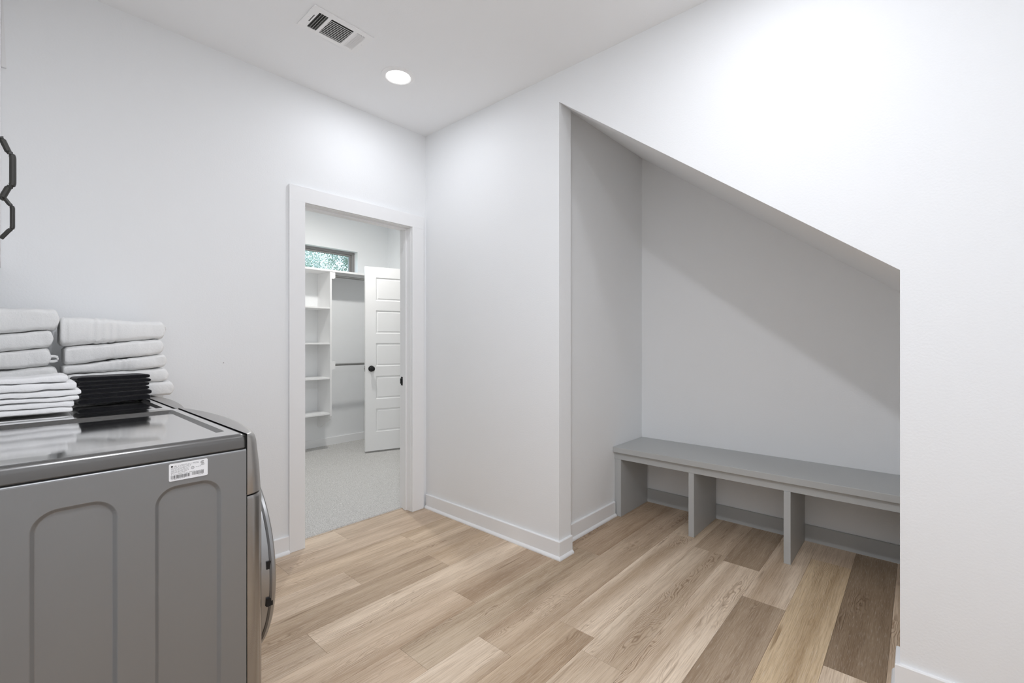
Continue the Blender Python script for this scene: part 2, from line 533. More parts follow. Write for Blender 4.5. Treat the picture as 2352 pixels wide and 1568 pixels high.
for row in range(-1, 20):
    ya = -.087 - PW * row; yb = ya + (PW if row >= 0 else 0)
    ytop = -.087 + PW * (-row) if row >= 0 else .0955
    ybot = ytop - PW
    ybot = max(ybot, FWY)
    xmin = LWX if row >= 0 else OX0 - .02
    xmax = NIX if NIL + .05 > ybot and ytop > NIR - .1 and row >= 5 else (.02 if row >= 0 else OX1 + .02)
    if row == -1: xmin, xmax = LWX, .02
    j = JOINT.get(row, 0)
    k0 = math.floor((xmin - j) / PL)
    x = j + k0 * PL; k = k0
    while x < xmax:
        a, b = max(x, xmin), min(x + PL, xmax)
        if b - a > .01 and ytop - ybot > .01:
            cxp, cyp = (a + b) / 2, (ytop + ybot) / 2
            g = .0003
            bm = bmesh.new()
            add_box(bm, a - cxp + g, b - cxp - g, ybot - cyp + g, ytop - cyp - g, -.006, 0, bev=.0004, seg=1)
            o = link('plank', bm_mesh(bm), 'wood')
            o.parent = floor
            o.location = (cxp, cyp, 0)
            t = TONE_AT.get((row, k + 1), random.choice(TONES))
            t = [m_ + (v - m_) * 1.25 for v, m_ in zip(t, (.57, .47, .37))]      # spread the plank tones
            o.color = (t[0] * 1.11, t[1] * 1.08, t[2] * 1.05, 1)
        x += PL; k += 1
# reducer strip where planks meet carpet
o = box('plank', (OX0 + .002, OX1 - .002, .0965, .1115, -.006, .001), 'wood', floor, bev=.0007)
o.color = (.72, .62, .52, 1)

# ------------------------------------------------------------------ trim
BB = [(0, 0), (.026, 0), (.026, .006), (.023, .012), (.017, .017), (.014, .019), (.014, .097), (.012, .1), (0, .1)]
BBc = [(0, .004), (.014, .004), (.014, .092), (.012, .095), (0, .095)]
def base_run(name, path, mat='trim', prof=BB):
    """path walked with the room on its left"""
    return sweep(name, path, prof, mat, kind='structure')
base_run('baseboard_right', [(WT - .002, NY0), (0, NY0), (0, -.018)])
base_run('baseboard_pillar', [(0, FWY), (0, NY1), (WT - .002, NY1)])
base_run('baseboard_alcove_left', [(.778, NIL), (WT, NIL)])
base_run('baseboard_alcove_back', [(NIX, -2.72), (NIX, NIL - .03)], 'bench', [(0, 0), (.014, 0), (.014, .1), (0, .1)])
base_run('baseboard_back', [(OX0 - .09, 0), (LWX, 0)])
base_run('baseboard_left', [(LWX, -.03), (LWX, FWY)])
base_run('baseboard_front', [(LWX, FWY), (-.03, FWY)])
base_run('baseboard_closet_back', [(CRX, CBY), (CLX, CBY)], prof=BBc)
base_run('baseboard_closet_left', [(CLX, CBY - .02), (CLX, .13)], prof=BBc)
base_run('baseboard_closet_right', [(CRX, DY1 + .09), (CRX, CBY - .02)], prof=BBc)

# door casing and jamb of the doorway into the closet
cas = root('door_1', None, None, (OX0, 0, 0), kind='structure')
CW = .09
box('casing_leg', (OX0 - CW, OX0, -.018, 0, 0.001, OZ), 'trim', cas, bev=.0007)
box('casing_leg', (OX1, OX1 + .10, -.018, 0, 0.001, OZ), 'trim', cas, bev=.0007)
box('casing_head', (OX0 - CW, OX1 + .10, -.018, 0, OZ, OZ + CW), 'trim', cas, bev=.0007)
box('jamb', (OX0 - .015, OX0 + .004, 0, .13, 0.001, OZ + .015), 'trim', cas, bev=.001)
box('jamb', (OX1 - .004, OX1 + .015, 0, .13, 0.001, OZ + .015), 'trim', cas, bev=.001)
box('head_jamb', (OX0 + .004, OX1 - .004, 0, .13, OZ - .004, OZ + .015), 'trim', cas, bev=.001)
for x0, x1 in ((OX0 + .004, OX0 + .015), (OX1 - .015, OX1 - .004)):
    box('door_stop', (x0, x1, .045, .08, 0.001, OZ - .015), 'trim', cas, bev=.001)
box('door_stop', (OX0 + .004, OX1 - .004, .045, .08, OZ - .015, OZ - .004), 'trim', cas, bev=.001)
st = box('strike_plate', (OX1 - .0055, OX1 - .004, .086, .118, .903, .965), 'black', cas)
st['label'] = 'black metal strike plate'
box('strike_lip', (OX1 - .008, OX1 - .0055, .114, .124, .915, .953), 'black', st)
for z in (.911, .957): box('screw', (OX1 - .0062, OX1 - .0055, .099, .105, z - .003, z + .003), 'chrome', st)

# casing around the closet's side doorway
cas2 = root('trim_1', None, None, (CRX, DY1, 0), kind='structure')
box('casing_leg', (CRX - .018, CRX, DY1, DY1 + .085, .006, 2.06), 'trim', cas2, bev=.0015)
box('casing_leg', (CRX - .018, CRX, DY0 - .085, DY0, .006, 2.06), 'trim', cas2, bev=.0015)
box('casing_head', (CRX - .018, CRX, DY0 - .085, DY1 + .085, 2.06, 2.145), 'trim', cas2, bev=.0015)

# ------------------------------------------------------------------ closet window
win = root('window_1', None, None, (.2, CBY + .1, WZ0), kind='structure')
fy0, fy1 = CBY + .075, CBY + .135
boxes('window_frame', [(WX0, WX1, fy0, fy1, WZ1 - .03, WZ1), (WX0, WX1, fy0, fy1, WZ0, WZ0 + .03),
                       (WX0, WX0 + .035, fy0, fy1, WZ0 + .03, WZ1 - .03), (WX1 - .035, WX1, fy0, fy1, WZ0 + .03, WZ1 - .03)],
      'winframe', win, bev=.003)
boxes('window_sash', [(WX0 + .035, WX1 - .035, fy0 + .02, fy1 - .01, WZ1 - .052, WZ1 - .03), (WX0 + .035, WX1 - .035, fy0 + .02, fy1 - .01, WZ0 + .03, WZ0 + .052),
                      (WX0 + .035, WX0 + .062, fy0 + .02, fy1 - .01, WZ0 + .052, WZ1 - .052), (WX1 - .062, WX1 - .035, fy0 + .02, fy1 - .01, WZ0 + .052, WZ1 - .052)],
      'winframe', win, bev=.002)
box('pane', (WX0 + .06, WX1 - .06, fy1 - .034, fy1 - .030, WZ0 + .05, WZ1 - .05), 'glass', win)

# ------------------------------------------------------------------ closet shelving
SF = 2.16                                  # front of the shelves
tow = root('closet_shelf_tower', 'white open shelf tower under closet window, with four shelves and angled foot', 'shelving', (.0, CBY, .24))
px0, px1 = -.36, .339
def side_panel(x0, x1):
    return prism('side_panel', [(SF, 2.004), (SF, .395), (SF + .012, .360), (2.40, .238), (CBY - .001, .238), (CBY - .001, 2.004)], 0, x0, x1, 'melamine', tow)
side_panel(px1, px1 + .020); side_panel(px0 - .02, px0)
for z in (1.607, 1.211, .825, .429):
    box('shelf', (px0 + .0005, px1 - .0005, SF + .004, CBY - .001, z - .018, z), 'melamine', tow, bev=.001)
tag(box('closet_top_shelf', (CLX + .001, CRX - .001, SF - .003, CBY - .001, 2.0045, 2.0265), 'melamine', bev=.001),
    'long white closet shelf running along the wall just below the window', 'shelf')
def rod(name, label, zr, z0, z1):
    r = root(name, label, 'rod', (px1 + .06, SF + .045, zr))
    p = prism('rod_socket', [(px1 + .0205, z1), (px1 + .0205, z0), (px1 + .045, z0), (px1 + .062, z0 + .012), (px1 + .062, z1)], 1, SF + .002, SF + .09, 'melamine', r)
    p['label'] = 'white rod socket block'
    box('rod_socket', (CRX - .03, CRX - .001, SF + .002, SF + .09, z0, z1), 'melamine', r)
    tube('bar', [(px1 + .061, SF + .045, zr), (CRX - .031, SF + .045, zr)], .0135, 'chrome', r, n=14)
    return r
rod('hanging_rod', 'dark metal hanging rod close under the long closet shelf', 1.962, 1.926, 2.004)
rod('hanging_rod', 'dark metal hanging rod at waist height beside the shelf tower', .962, .913, 1.001)

# ------------------------------------------------------------------ closet door (open, five panels)
def closet_door():
    hx, hy = CRX - .004, 1.560
    fx, fy = .549, 1.797
    Wd = math.hypot(fx - hx, fy - hy); ang = math.atan2(fy - hy, fx - hx)
    d = root('panel_door', 'open white five panel door with round black knob, in the carpeted closet', 'door', (hx, hy, .026))
    d.rotation_euler = (0, 0, ang)
    T = .035; H = 2.018; S = .115
    BASE[d] = Vector((0, 0, 0))
    rails = []
    top, bot, gap = .115, .205, .105
    ph = (H - top - bot - 4 * gap) / 5
    zs = [bot + i * (ph + gap) for i in range(5)]
    bm = bmesh.new()
    add_box(bm, 0, S, 0, T, 0, H); add_box(bm, Wd - S, Wd, 0, T, 0, H)
    prev = 0
    for z in zs:
        add_box(bm, S, Wd - S, 0, T, prev, z); prev = z + ph
    add_box(bm, S, Wd - S, 0, T, prev, H)
    link('door_frame', bm_mesh(bm), 'door', d)
    for z in zs:
        bm = bmesh.new()
        for side in (0, 1):
            def y(v): return v if side == 0 else T - v
            loops = [(0, .0), (.010, .008), (.016, .008), (.026, .003)]
            rings = []
            for ins, dep in loops:
                rings.append([bm.verts.new((S + ins, y(dep), z + ins)), bm.verts.new((Wd - S - ins, y(dep), z + ins)),
                              bm.verts.new((Wd - S - ins, y(dep), z + ph - ins)), bm.verts.new((S + ins, y(dep), z + ph - ins))])
            for a, b in zip(rings, rings[1:]):
                for i in range(4): bm.faces.new((a[i], a[(i + 1) % 4], b[(i + 1) % 4], b[i]))
            bm.faces.new(rings[-1])
        link('panel', bm_mesh(bm), 'door', d)
    kx = Wd - .066; kz = .902
    # both sides have a knob
    for sgn, y0 in ((-1, 0.0), (1, T)):
        prof = [(0, 0), (.033, 0), (.033, .006), (.028, .010), (.013, .012), (.012, .028), (.020, .034), (.027, .042), (.028, .050), (.024, .058), (.014, .063), (0, .064)]
        k = lathe('knob', [(r, sgn * h) for r, h in prof], (kx, y0, kz), 1, 'black', d, n=32)
        k['label'] = 'round black door knob'
    p = box('latch_plate', (Wd, Wd + .0015, .006, .029, kz - .03, kz + .03), 'chrome', d)
    box('latch_bolt', (Wd + .0015, Wd + .008, .012, .023, kz - .008, kz + .008), 'chrome', p)
    for z in (.2, 1.0, 1.8):
        box('hinge', (-.004, .0, .004, .031, z - .045, z + .045), 'black', d)
    return d
closet_door()

# ------------------------------------------------------------------ ceiling lamps
def downlight(x, y, label, power, color=(0.955, 0.985, 1.055), cat='ceiling light', group=None):
    r = root('recessed_downlight', label, cat, (x, y, CH), group)
    prof = [(.066, -.0005), (.066, -.006), (.072, -.009), (.088, -.006), (.094, -.003), (.095, 0.0)]
    lathe('trim_ring', prof, (x, y, CH), 2, 'vent', r, n=48)
    lathe('lens', [(0, -.0045), (.035, -.0045), (.0662, -.0035)], (x, y, CH), 2, 'lens', r, n=48)
    ld = bpy.data.lights.new('led', 'AREA')
    ld.shape = 'DISK'; ld.size = .126; ld.energy = power; ld.spread = math.radians(BEAM)
    ld.color = color
    lo = bpy.data.objects.new('led', ld); C.objects.link(lo)
    lo.parent = r; lo.location = (0, 0, -.0095)
    return r
downlight(-.583, -.508, 'lit round white recessed ceiling light beside the slatted air vent', LAMP_W)
downlight(-.583, -2.337, 'lit recessed ceiling light in front of the bench alcove', LAMP_B_W)
downlight(-1.753, -2.337, 'lit recessed ceiling light above the left part of the laundry room', LAMP_A_W)
downlight(.15, 1.33, 'lit recessed light in the ceiling of the walk-in closet', CLOSET_W, (1.0, 0.985, 0.955))

# ------------------------------------------------------------------ ceiling air vent
def air_vent():
    x0, x1, y0, y1 = -1.156, -.856, -.702, -.515
    r = root('ceiling_vent', 'white metal ceiling air vent with three banks of slats', 'air vent', ((x0 + x1) / 2, (y0 + y1) / 2, CH))
    ya, yb = -.672, -.538
    banks = [(-1.119, -1.075), (-1.060, -.948), (-.933, -.888)]
    zt = CH - .0045
    bl = [(x0, x1, y0, ya, zt, CH - .0005), (x0, x1, yb, y1, zt, CH - .0005)]
    xs = [x0] + [v for b in banks for v in b] + [x1]
    for a, b in zip(xs[::2], xs[1::2]): bl.append((a, b, ya, yb, zt, CH - .0005))
    boxes('face_plate', bl, 'vent', r)
    box('duct_shade_plate', (x0 + .03, x1 - .03, ya - .002, yb + .002, CH - .0012, CH - .0002), 'duct_dark', r)  # flat dark plate painted as the shade inside the duct; ceiling is solid here
    def slat_y(x, tilt, w):
        c, s = math.cos(tilt), math.sin(tilt); h = .0004
        q = [(-w / 2, -h), (w / 2, -h), (w / 2, h), (-w / 2, h)]
        prism('slat', [(x + a * c - b * s, CH - .0055 + a * s + b * c) for a, b in q], 1, ya, yb, 'vent', r)
    def slat_x(y, tilt, w):
        c, s = math.cos(tilt), math.sin(tilt); h = .0004
        q = [(-w / 2, -h), (w / 2, -h), (w / 2, h), (-w / 2, h)]
        prism('slat', [(y + a * c - b * s, CH - .0055 + a * s + b * c) for a, b in q], 0, banks[1][0], banks[1][1], 'vent', r)
    a, b = banks[0]
    for i in range(1, 4): slat_y(a + (b - a) * i / 4, math.radians(55), .008)
    for i in range(1, 11): slat_x(ya + (yb - ya) * i / 11, math.radians(20), .0060)
    a, b = banks[2]
    for i in range(0, 5): slat_y(a + (b - a) * (i + .3) / 4.6, math.radians(-38), .0086)
    box('lever_slot', (-1.1305, -1.1275, -.640, -.582, zt - .0006, zt), 'void', r)
    for x in (-1.140, -.869): lathe('screw', [(0, -.0018), (.003, -.0014), (.004, 0)], (x, -.606, zt), 2, 'vent', r, n=12)
    return r
air_vent()

# ------------------------------------------------------------------ bench in the alcove
def bench():
    r = root('storage_bench', 'grey painted built-in bench with open cubbies in the sloped alcove', 'bench', (.78, -1.93, 0))
    yl, yr = NIL - .0005, NIR + .0005
    box('seat', (.765, NIX - .0005, yr, yl, .449, .487), 'bench', r, bev=.0025)
    box('apron', (.787, .806, yr, yl, .400, .4485), 'bench', r, bev=.001)
    box('scribe_strip', (.792, .806, yl - .018, yl, .0, .3995), 'bench', r, bev=.001)
    for y in (-1.143, -1.6475, -2.1715, -2.697):
        box('divider', (.785 if y != -1.143 else .786, NIX - .016, y - .034, y, .0005, .3995), 'bench', r, bev=.0012)
    return r
bench()

# ------------------------------------------------------------------ washer and dryer
MX0, MXS = -2.40, -1.679                    # back of the machine, seam of the front
def rrect(x0, x1, y0, y1, rad, z, n=5):
    pts = []
    for cx_, cy_, a0 in ((x1 - rad, y1 - rad, 0), (x0 + rad, y1 - rad, 90), (x0 + rad, y0 + rad, 180), (x1 - rad, y0 + rad, 270)):
        for i in range(n + 1):
            a = math.radians(a0 + 90 * i / n)
            pts.append((cx_ + rad * math.cos(a), cy_ + rad * math.sin(a), z))
    return pts
def loops_mesh(loops, cap0=True, cap1=True):
    V = [p for l in loops for p in l]; n = len(loops[0]); F = []
    for k in range(len(loops) - 1):
        for i in range(n):
            F.append((k * n + i, k * n + (i + 1) % n, (k + 1) * n + (i + 1) % n, (k + 1) * n + i))
    if cap0: F.append(tuple(range(n))[::-1])
    if cap1: F.append(tuple(range((len(loops) - 1) * n, len(loops) * n)))
    bm = bmesh.new(); bm.from_mesh(mesh_of(V, F))
    return bm_mesh(bm)

def machine():
    y0, y1, H = -1.455, -.772, .990
    yc, hw = (y0 + y1) / 2, (y1 - y0) / 2
    r = root('clothes_dryer', 'graphite grey front-loading dryer with white sticker on its embossed side', 'dryer', (-2.03, yc, 0))
    # top: rounded lip slab with a shallow glossy tray
    def rr(ins, z, rad): return rrect(MX0 + ins, MXS - ins * .6, y0 + ins, y1 - ins, rad, z)
    lo = [rr(.002, .9545, .008), rr(0, .957, .009), rr(0, .974, .010), rr(.0015, .981, .010), rr(.005, .9865, .010), rr(.010, .989, .010), rr(.016, .990, .010)]
    me = loops_mesh(lo, True, False)
    top = link('top_panel', me, 'm_rim', r, smooth=True)
    ins = [lo[-1], rrect(MX0 + .10, MXS - .026, y0 + .075, y1 - .045, .012, .990), rrect(MX0 + .11, MXS - .036, y0 + .085, y1 - .055, .008, .9830)]
    link('top_border', loops_mesh(ins[:2], False, False), 'm_top', top)
    link('tray_groove', loops_mesh(ins[1:], False, False), 'm_rim', top)  # slopes take the dark lip metal, so their shading is in the colour
    link('top_tray', mesh_of(ins[2], [tuple(range(len(ins[2])))]), 'm_top', top)
    # dark seam under the lip and the body inside
    box('body', (MX0, MXS - .004, y0 + .012, y1 - .002, .02, .951), 'm_side', r)
    box('seam', (MX0 + .004, MXS - .002, y0 + .006, y1 - .004, .951, .9545), 'gasket', r)
    box('front_seam', (MXS - .004, MXS + .006, y0 + .006, y1 - .006, .03, .986), 'gasket', r)
    # embossed side panel
    ys = y0 + .0008; xe = MXS - .0006; zt = .9465
    cuts = [MX0, -2.0915, -1.8975, xe]
    rec = [(-2.254, -2.123), (-2.060, -1.929), (-1.866, -1.735)]
    V = []; F = []
    def ring(x0, x1, z0, z1, rad, dep): return [(p[0], ys + dep, p[1]) for p in rrect(x0, x1, z0, z1, rad, 0, n=9)]
    for i, (a, b) in enumerate(rec):
        L_ = [ring(cuts[i], cuts[i + 1], .03, zt, .0002, 0), ring(a, b, .09, .893, .042, 0),
              ring(a + .0015, b - .0015, .0915, .8915, .0405, .0008), ring(a + .0075, b - .0075, .0975, .8855, .0345, .0062),
              ring(a + .009, b - .009, .099, .884, .033, .0068)]
        n = len(L_[0]); k = len(V)
        for l in L_: V += l
        for j in range(len(L_) - 1):
            for q in range(n):
                F.append((k + j * n + q, k + j * n + (q + 1) % n, k + (j + 1) * n + (q + 1) % n, k + (j + 1) * n + q))
        F.append(tuple(range(k + (len(L_) - 1) * n, k + len(L_) * n)))
    k = len(V)
    for z, dep in ((zt, 0), (.949, .0006), (.9505, .0016), (.9518, .0035)):
        V += [(MX0, ys + dep, z), (xe, ys + dep, z)]
    for j in range(3): F.append((k + 2 * j, k + 2 * j + 1, k + 2 * j + 3, k + 2 * j + 2))
    bm = bmesh.new(); bm.from_mesh(mesh_of(V, F))
    bmesh.ops.remove_doubles(bm, verts=bm.verts[:], dist=1e-6)
    me = bpy.data.meshes.new('m'); bm.to_mesh(me); bm.free()
    link('side_panel', me, 'm_side', r)
    # bowed front
    us = [-1 + 2 * i / 80 for i in range(81)]
    us = [math.copysign(1 - (1 - abs(u)) ** 1.6, u) for u in us]
    def fx(u, off): return MXS + .0012 + (.040 + off) * math.sqrt(max(0, 1 - abs(u) ** 26)) + (.036) * (1 - u * u)
    def front(name, rows, mat):
        V = []; F = []; n = len(us)
        for z, off, sh in rows:
            for u in us: V.append((max(fx(u, off) - sh, MXS + .0012), yc + u * hw * (1 - sh * .35), z))
        for j in range(len(rows) - 1):
            for i in range(n - 1):
                a = j * n + i; F.append((a, a + 1, a + n + 1, a + n))
        nb = len(V)
        # close top and bottom onto the seam plane
        for row_i in (0, len(rows) - 1):
            z, off, sh = rows[row_i]
            s = len(V)
            for u in us: V.append((MXS + .0012, yc + u * hw * (1 - sh * .35), z))
            for i in range(n - 1): F.append((row_i * n + i, row_i * n + i + 1, s + i + 1, s + i))
        bm = bmesh.new(); bm.from_mesh(mesh_of(V, F))
        bmesh.ops.remove_doubles(bm, verts=bm.verts[:], dist=1e-5)
        return link(name, bm_mesh(bm), mat, r, smooth=True)
    con = front('control_panel', [(.834, -.002, .004), (.836, -.002, 0), (.90, -.006, 0), (.965, -.0135, 0), (.978, -.0155, .0008), (.984, -.017, .003), (.988, -.018, .007), (.9898, -.018, .013)], 'm_console')
    front('front_panel', [(.02, 0, .006), (.03, 0, 0), (.822, 0, 0), (.827, 0, .0015), (.830, 0, .005)], 'm_front')
    # door: large silver ring with dark glass
    dz = .57; x_f = -1.590
    door = lathe('door', [(.275, -.075), (.286, -.045), (.288, -.018), (.2885, -.0145), (.2915, -.0142), (.295, -.010), (.2945, -.003), (.288, .002), (.262, .006), (.232, .004), (.222, -.004), (.222, -.01)], (x_f, yc, dz), 0, 'm_door', r, n=96)
    lathe('door_glass', [(0, .012), (.10, .008), (.18, -.001), (.222, -.008)], (x_f, yc, dz), 0, 'gasket', door, n=64)
    for zz in (.612, .510):
        h = box('hinge', (-1.6125, -1.5965, yc - .2892, yc - .262, zz - .0105, zz + .0105), 'black', door)
    # control knob and display on the console, detergent-free front
    lathe('dial', [(.036, 0), (.036, .012), (.030, .022), (0, .024)], (MXS + .064, yc, .905), 0, 'm_door', con, n=40)
    box('display', (MXS + .045, MXS + .066, yc + .08, yc + .20, .875, .935), 'gasket', con)
    # four feet
    for fx_ in (-2.34, -1.74):
        for fy_ in (y0 + .06, y1 - .06):
            lathe('foot', [(0, 0), (.024, 0), (.024, .012), (.012, .014), (.012, .025)], (fx_, fy_, 0), 2, 'gasket', r, n=20)
    return r
dry = machine()

# the washer is the same housing, a touch lower, against the door wall
def copy_tree(o, parent=None):
    c = o.copy(); C.objects.link(c); c.parent = parent
    for ch in list(o.children): copy_tree(ch, c)
    return c
wash = copy_tree(dry)
wash.name = 'washing_machine'
wash.location = (dry.location.x, dry.location.y + .692, 0)
wash.scale = (1, 1, .985 / .990)
wash['label'] = 'graphite grey front-loading washing machine under the folded towels, against the door wall'
wash['category'] = 'washing machine'

# white sticker on the dryer's side
def text_mesh(s, size, bold=0.0):
    cu = bpy.data.curves.new('t', 'FONT')
    cu.body = s; cu.size = size; cu.offset = bold
    o = bpy.data.objects.new('t', cu); C.objects.link(o)
    dg = bpy.context.evaluated_depsgraph_get()
    me = bpy.data.meshes.new_from_object(o.evaluated_get(dg))
    bpy.data.objects.remove(o); bpy.data.curves.remove(cu)
    return me
def sticker():
    sx0, sx1, sz0, sz1 = -1.8405, -1.7645, .9045, .9445
    ys = -1.455
    yf = ys - .0004
    loops = []
    def rr(y):
        return [(p[0], y, p[1]) for p in [(q[0], q[1]) for q in rrect(sx0, sx1, sz0, sz1, .003, 0)]]
    lab = link('label_sticker', loops_mesh([rr(ys + .0006), rr(yf)]), 'sticker', dry)
    lab['label'] = 'white product sticker with printed barcode'
    w = sx1 - sx0; h = sz1 - sz0
    def P(u, v): return sx0 + u * w, sz0 + v * h
    yi = yf - .00012
    def quads(name, rects, mat):
        V = []; F = []
        for u0, u1, v0, v1 in rects:
            (a, b), (c, d) = P(u0, v0), P(u1, v1); k = len(V)
            V += [(a, yi, b), (c, yi, b), (c, yi, d), (a, yi, d)]; F.append((k, k + 1, k + 2, k + 3))
        return link(name, mesh_of(V, F), mat, lab)
    rnd = random.Random(5)
    # barcode in two blocks
    bars = []
    for a, b, v0 in ((.05, .54, .13), (.58, .89, .16)):
        u = a
        while u < b:
            bw = rnd.choice([.004, .004, .007, .011]); bars.append((u, min(u + bw, b), v0, v0 + .19)); u += bw + rnd.choice([.004, .006, .009])
    quads('barcode', bars, 'ink')
    lines = []
    def row(v, u0, u1, hh=.018):
        u = u0
        while u < u1:
            l = rnd.uniform(.02, .09); lines.append((u, min(u + l, u1), v, v + hh)); u += l + rnd.uniform(.008, .018)
    for v, a, b in ((.86, .22, .58), (.80, .22, .56), (.735, .05, .55), (.675, .05, .52), (.615, .05, .50), (.555, .05, .50), (.50, .05, .50), (.445, .05, .46),
                    (.365, .10, .90), (.88, .60, .76), (.835, .60, .76), (.605, .68, .82), (.70, .81, .93), (.66, .82, .92), (.09, .06, .40), (.115, .74, .88)):
        row(v, a, b)
    quads('fine_print', lines, 'ink_grey')
    def disc(name, u, v, ro, ri, mat, gap=None):
        cx_, cz_ = P(u, v); V = []; F = []; n = 40
        for i in range(n + 1):
            a = 2 * math.pi * i / n
            V.append((cx_ + ro * math.cos(a), yi, cz_ + ro * math.sin(a))); V.append((cx_ + ri * math.cos(a), yi, cz_ + ri * math.sin(a)))
        for i in range(n):
            a = 2 * math.pi * (i + .5) / n
            if gap and (a < gap or a > 2 * math.pi - gap): continue
            F.append((2 * i, 2 * i + 2, 2 * i + 3, 2 * i + 1))
        return link(name, mesh_of(V, F), mat, lab)
    def txt(name, s, u, v, size, mat='ink', bold=0.0):
        me = text_mesh(s, size, bold); cx_, cz_ = P(u, v)
        for q in me.vertices: q.co = Vector((cx_ + q.co.x, yi, cz_ + q.co.y))
        return link(name, me, mat, lab)
    disc('brand_disc', .075, .835, .0021, .0, 'ink')
    txt('brand_letters', 'LG', .125, .80, .0042, bold=.00004)
    disc('approval_ring', .60, .60, .0032, .0026, 'ink')
    txt('approval_letters', 'UL', .578, .567, .0030)
    disc('certification_ring', .86, .83, .0036, .0028, 'ink', .5)
    disc('certification_inner_ring', .862, .83, .0021, .0014, 'ink', .6)
    txt('certification_letter', 'E', .865, .80, .0030)
    (a, b), (c, d) = P(.05, .36), P(.085, .40)
    link('warning_triangle', mesh_of([(a, yi, b), (c, yi, b), ((a + c) / 2, yi, d)], [(0, 1, 2)]), 'ink', lab)
sticker()

# ------------------------------------------------------------------ towels
def lerp(a, b, t): return a + (b - a) * t
def wave(x, key):
    return noise.noise(Vector((x * 13, key * 4.7, .3))) * .0045 + noise.noise(Vector((x * 31, key * 2.9, .7))) * .0018
def folded(name, label, cat, group, x0, x1, yf, yb, bot, top, mat, seed, layers=0, rot=0.0, amp=.0022, ribs=None, lend=.35, rend=1.0, gap=.0012, loop=None, wk=None):
    """a folded cloth: rounded fold towards -y; bot/top are (left, right) heights"""
    nu, nv = 64, 44
    V = []; F = []
    base = Vector(((x0 + x1) / 2, (yf + yb) / 2, (bot[0] + bot[1]) / 2))
    for i in range(nu + 1):
        u = i / nu; x = lerp(x0, x1, u)
        zb = lerp(bot[0], bot[1], u) + gap / 2; zt = lerp(top[0], top[1], u) - gap / 2
        if wk is not None:
            zb += wave(x, wk[1]) if wk[1] is not None else 0
            zt += wave(x, wk[0])
        wob = 0
        h = (zt - zb) / 2; zc = (zt + zb) / 2
        ru = .016
        el = min(1, max(0, (x - x0) / ru)); er = min(1, max(0, (x1 - x) / ru))
        f = (1 - (1 - math.sqrt(1 - (1 - el) ** 2)) * lend) * (1 - (1 - math.sqrt(1 - (1 - er) ** 2)) * rend)
        f = max(f, .12)
        for j in range(nv):
            a = 2 * math.pi * j / nv
            c, s = math.cos(a), math.sin(a)
            n = 3.2
            sy = math.copysign(abs(c) ** (2 / (9 if c > 0 else 4.6)), c)
            sz = math.copysign(abs(s) ** (2 / 6.0), s)
            hy = (yb - yf) / 2
            y = (yf + yb) / 2 + sy * hy * (1 - .03 * (1 - f))
            z = zc + sz * h * f
            p = Vector((x, y, z))
            dd = noise.noise(p * 9 + Vector((0, 0, seed * 5.1))) * amp * 1.6 + noise.noise(p * 26 + Vector((seed * 7.7, 0, 0))) * amp + noise.noise(p * 90 + Vector((0, seed * 3.3, 0))) * amp * .35
            if ribs:
                for rx, rw in ribs:
                    t = abs(x - rx) / rw
                    if t < 1: dd -= .0028 * (1 - t * t)
            # layers seen as soft creases along the fold
            if layers and c < .2:
                ph = (sz * .5 + .5) * layers
                k = abs(ph - round(ph))
                if 0 < round(ph) < layers and k < .12: dd -= .0028 * (1 - k / .12)
            y += -dd * max(0, -c) * 1.0 + dd * max(0, c)
            z += dd * s * .8 + wob * (.4 if abs(s) > .2 else .2)
            z = max(z, zb if seed % 10 == 0 else z)
            V.append((x, y, z))
    for i in range(nu):
        for j in range(nv):
            a = i * nv + j; b = i * nv + (j + 1) % nv
            F.append((a, b, b + nv, a + nv))
    F.append(tuple(range(nv))[::-1]); F.append(tuple(range(nu * nv, (nu + 1) * nv)))
    me = mesh_of(V, F)
    bm = bmesh.new(); bm.from_mesh(me); me = bm_mesh(bm)
    if loop:
        o = root(name, label, cat, tuple(base), group)
        link('cloth', me, mat, o, smooth='all')
        lx, ly, lz = loop
        pts = []
        for k in range(11):
            a = math.radians(-90 + 18 * k)
            pts.append((lx + .012 * math.cos(a), ly, lz + .010 * math.sin(a)))
        tube('hanging_loop', [(lx - .01, ly, lz - .010)] + pts + [(lx - .01, ly, lz + .010)], .0032, mat, o, n=8, flat=1.6)
    else:
        o = link(name, me, mat, None, smooth='all')
        o.data.transform(__import__('mathutils').Matrix.Translation(-base))
        o.location = base
        tag(o, label, cat, group)
    if rot: o.rotation_euler = (0, 0, rot)
    return o

WTOP = .985
ord5 = ['topmost', 'second from the top', 'third from the top', 'fourth from the top', 'bottom']
# stack against the cabinet side (its right ends face the other stack)
LB = [(1.350, 1.350), (1.232, 1.270), (1.172, 1.201), (1.104, 1.130), (1.045, 1.055), (WTOP, WTOP)]
Lx1 = [-1.9455, -1.962, -1.968, -1.948, -1.945]
gl = 'large towels stacked beside the wall cabinet'
for i in range(5):
    folded('bath_towel', 'folded white bath towel, %s of the stack behind the white washcloths' % ord5[i], 'towel', gl, -2.27, Lx1[i], -.245, -.055,
           LB[i + 1], LB[i], 'towel', 11 + i if i < 4 else 10, amp=.0035, lend=.8, loop=(-1.962, -.235, 1.158) if i == 2 else None, gap=.0004, wk=(50 + i, 51 + i if i < 4 else None))
RB = [(1.322, 1.3125), (1.204, 1.237), (1.130, 1.172), (1.094, 1.109), (1.044, 1.047), (WTOP, WTOP)]
Rx0 = [-1.942, -1.930, -1.934, -1.93, -1.92]
Rx1 = [-1.612, -1.618, -1.606, -1.600, -1.580]
ribs = [[(-1.926, .003), (-1.848, .008), (-1.824, .008), (-1.800, .007), (-1.776, .006)], [(-1.913, .003), (-1.795, .017)], [(-1.80, .007), (-1.78, .007), (-1.76, .007), (-1.742, .006)], None, None]
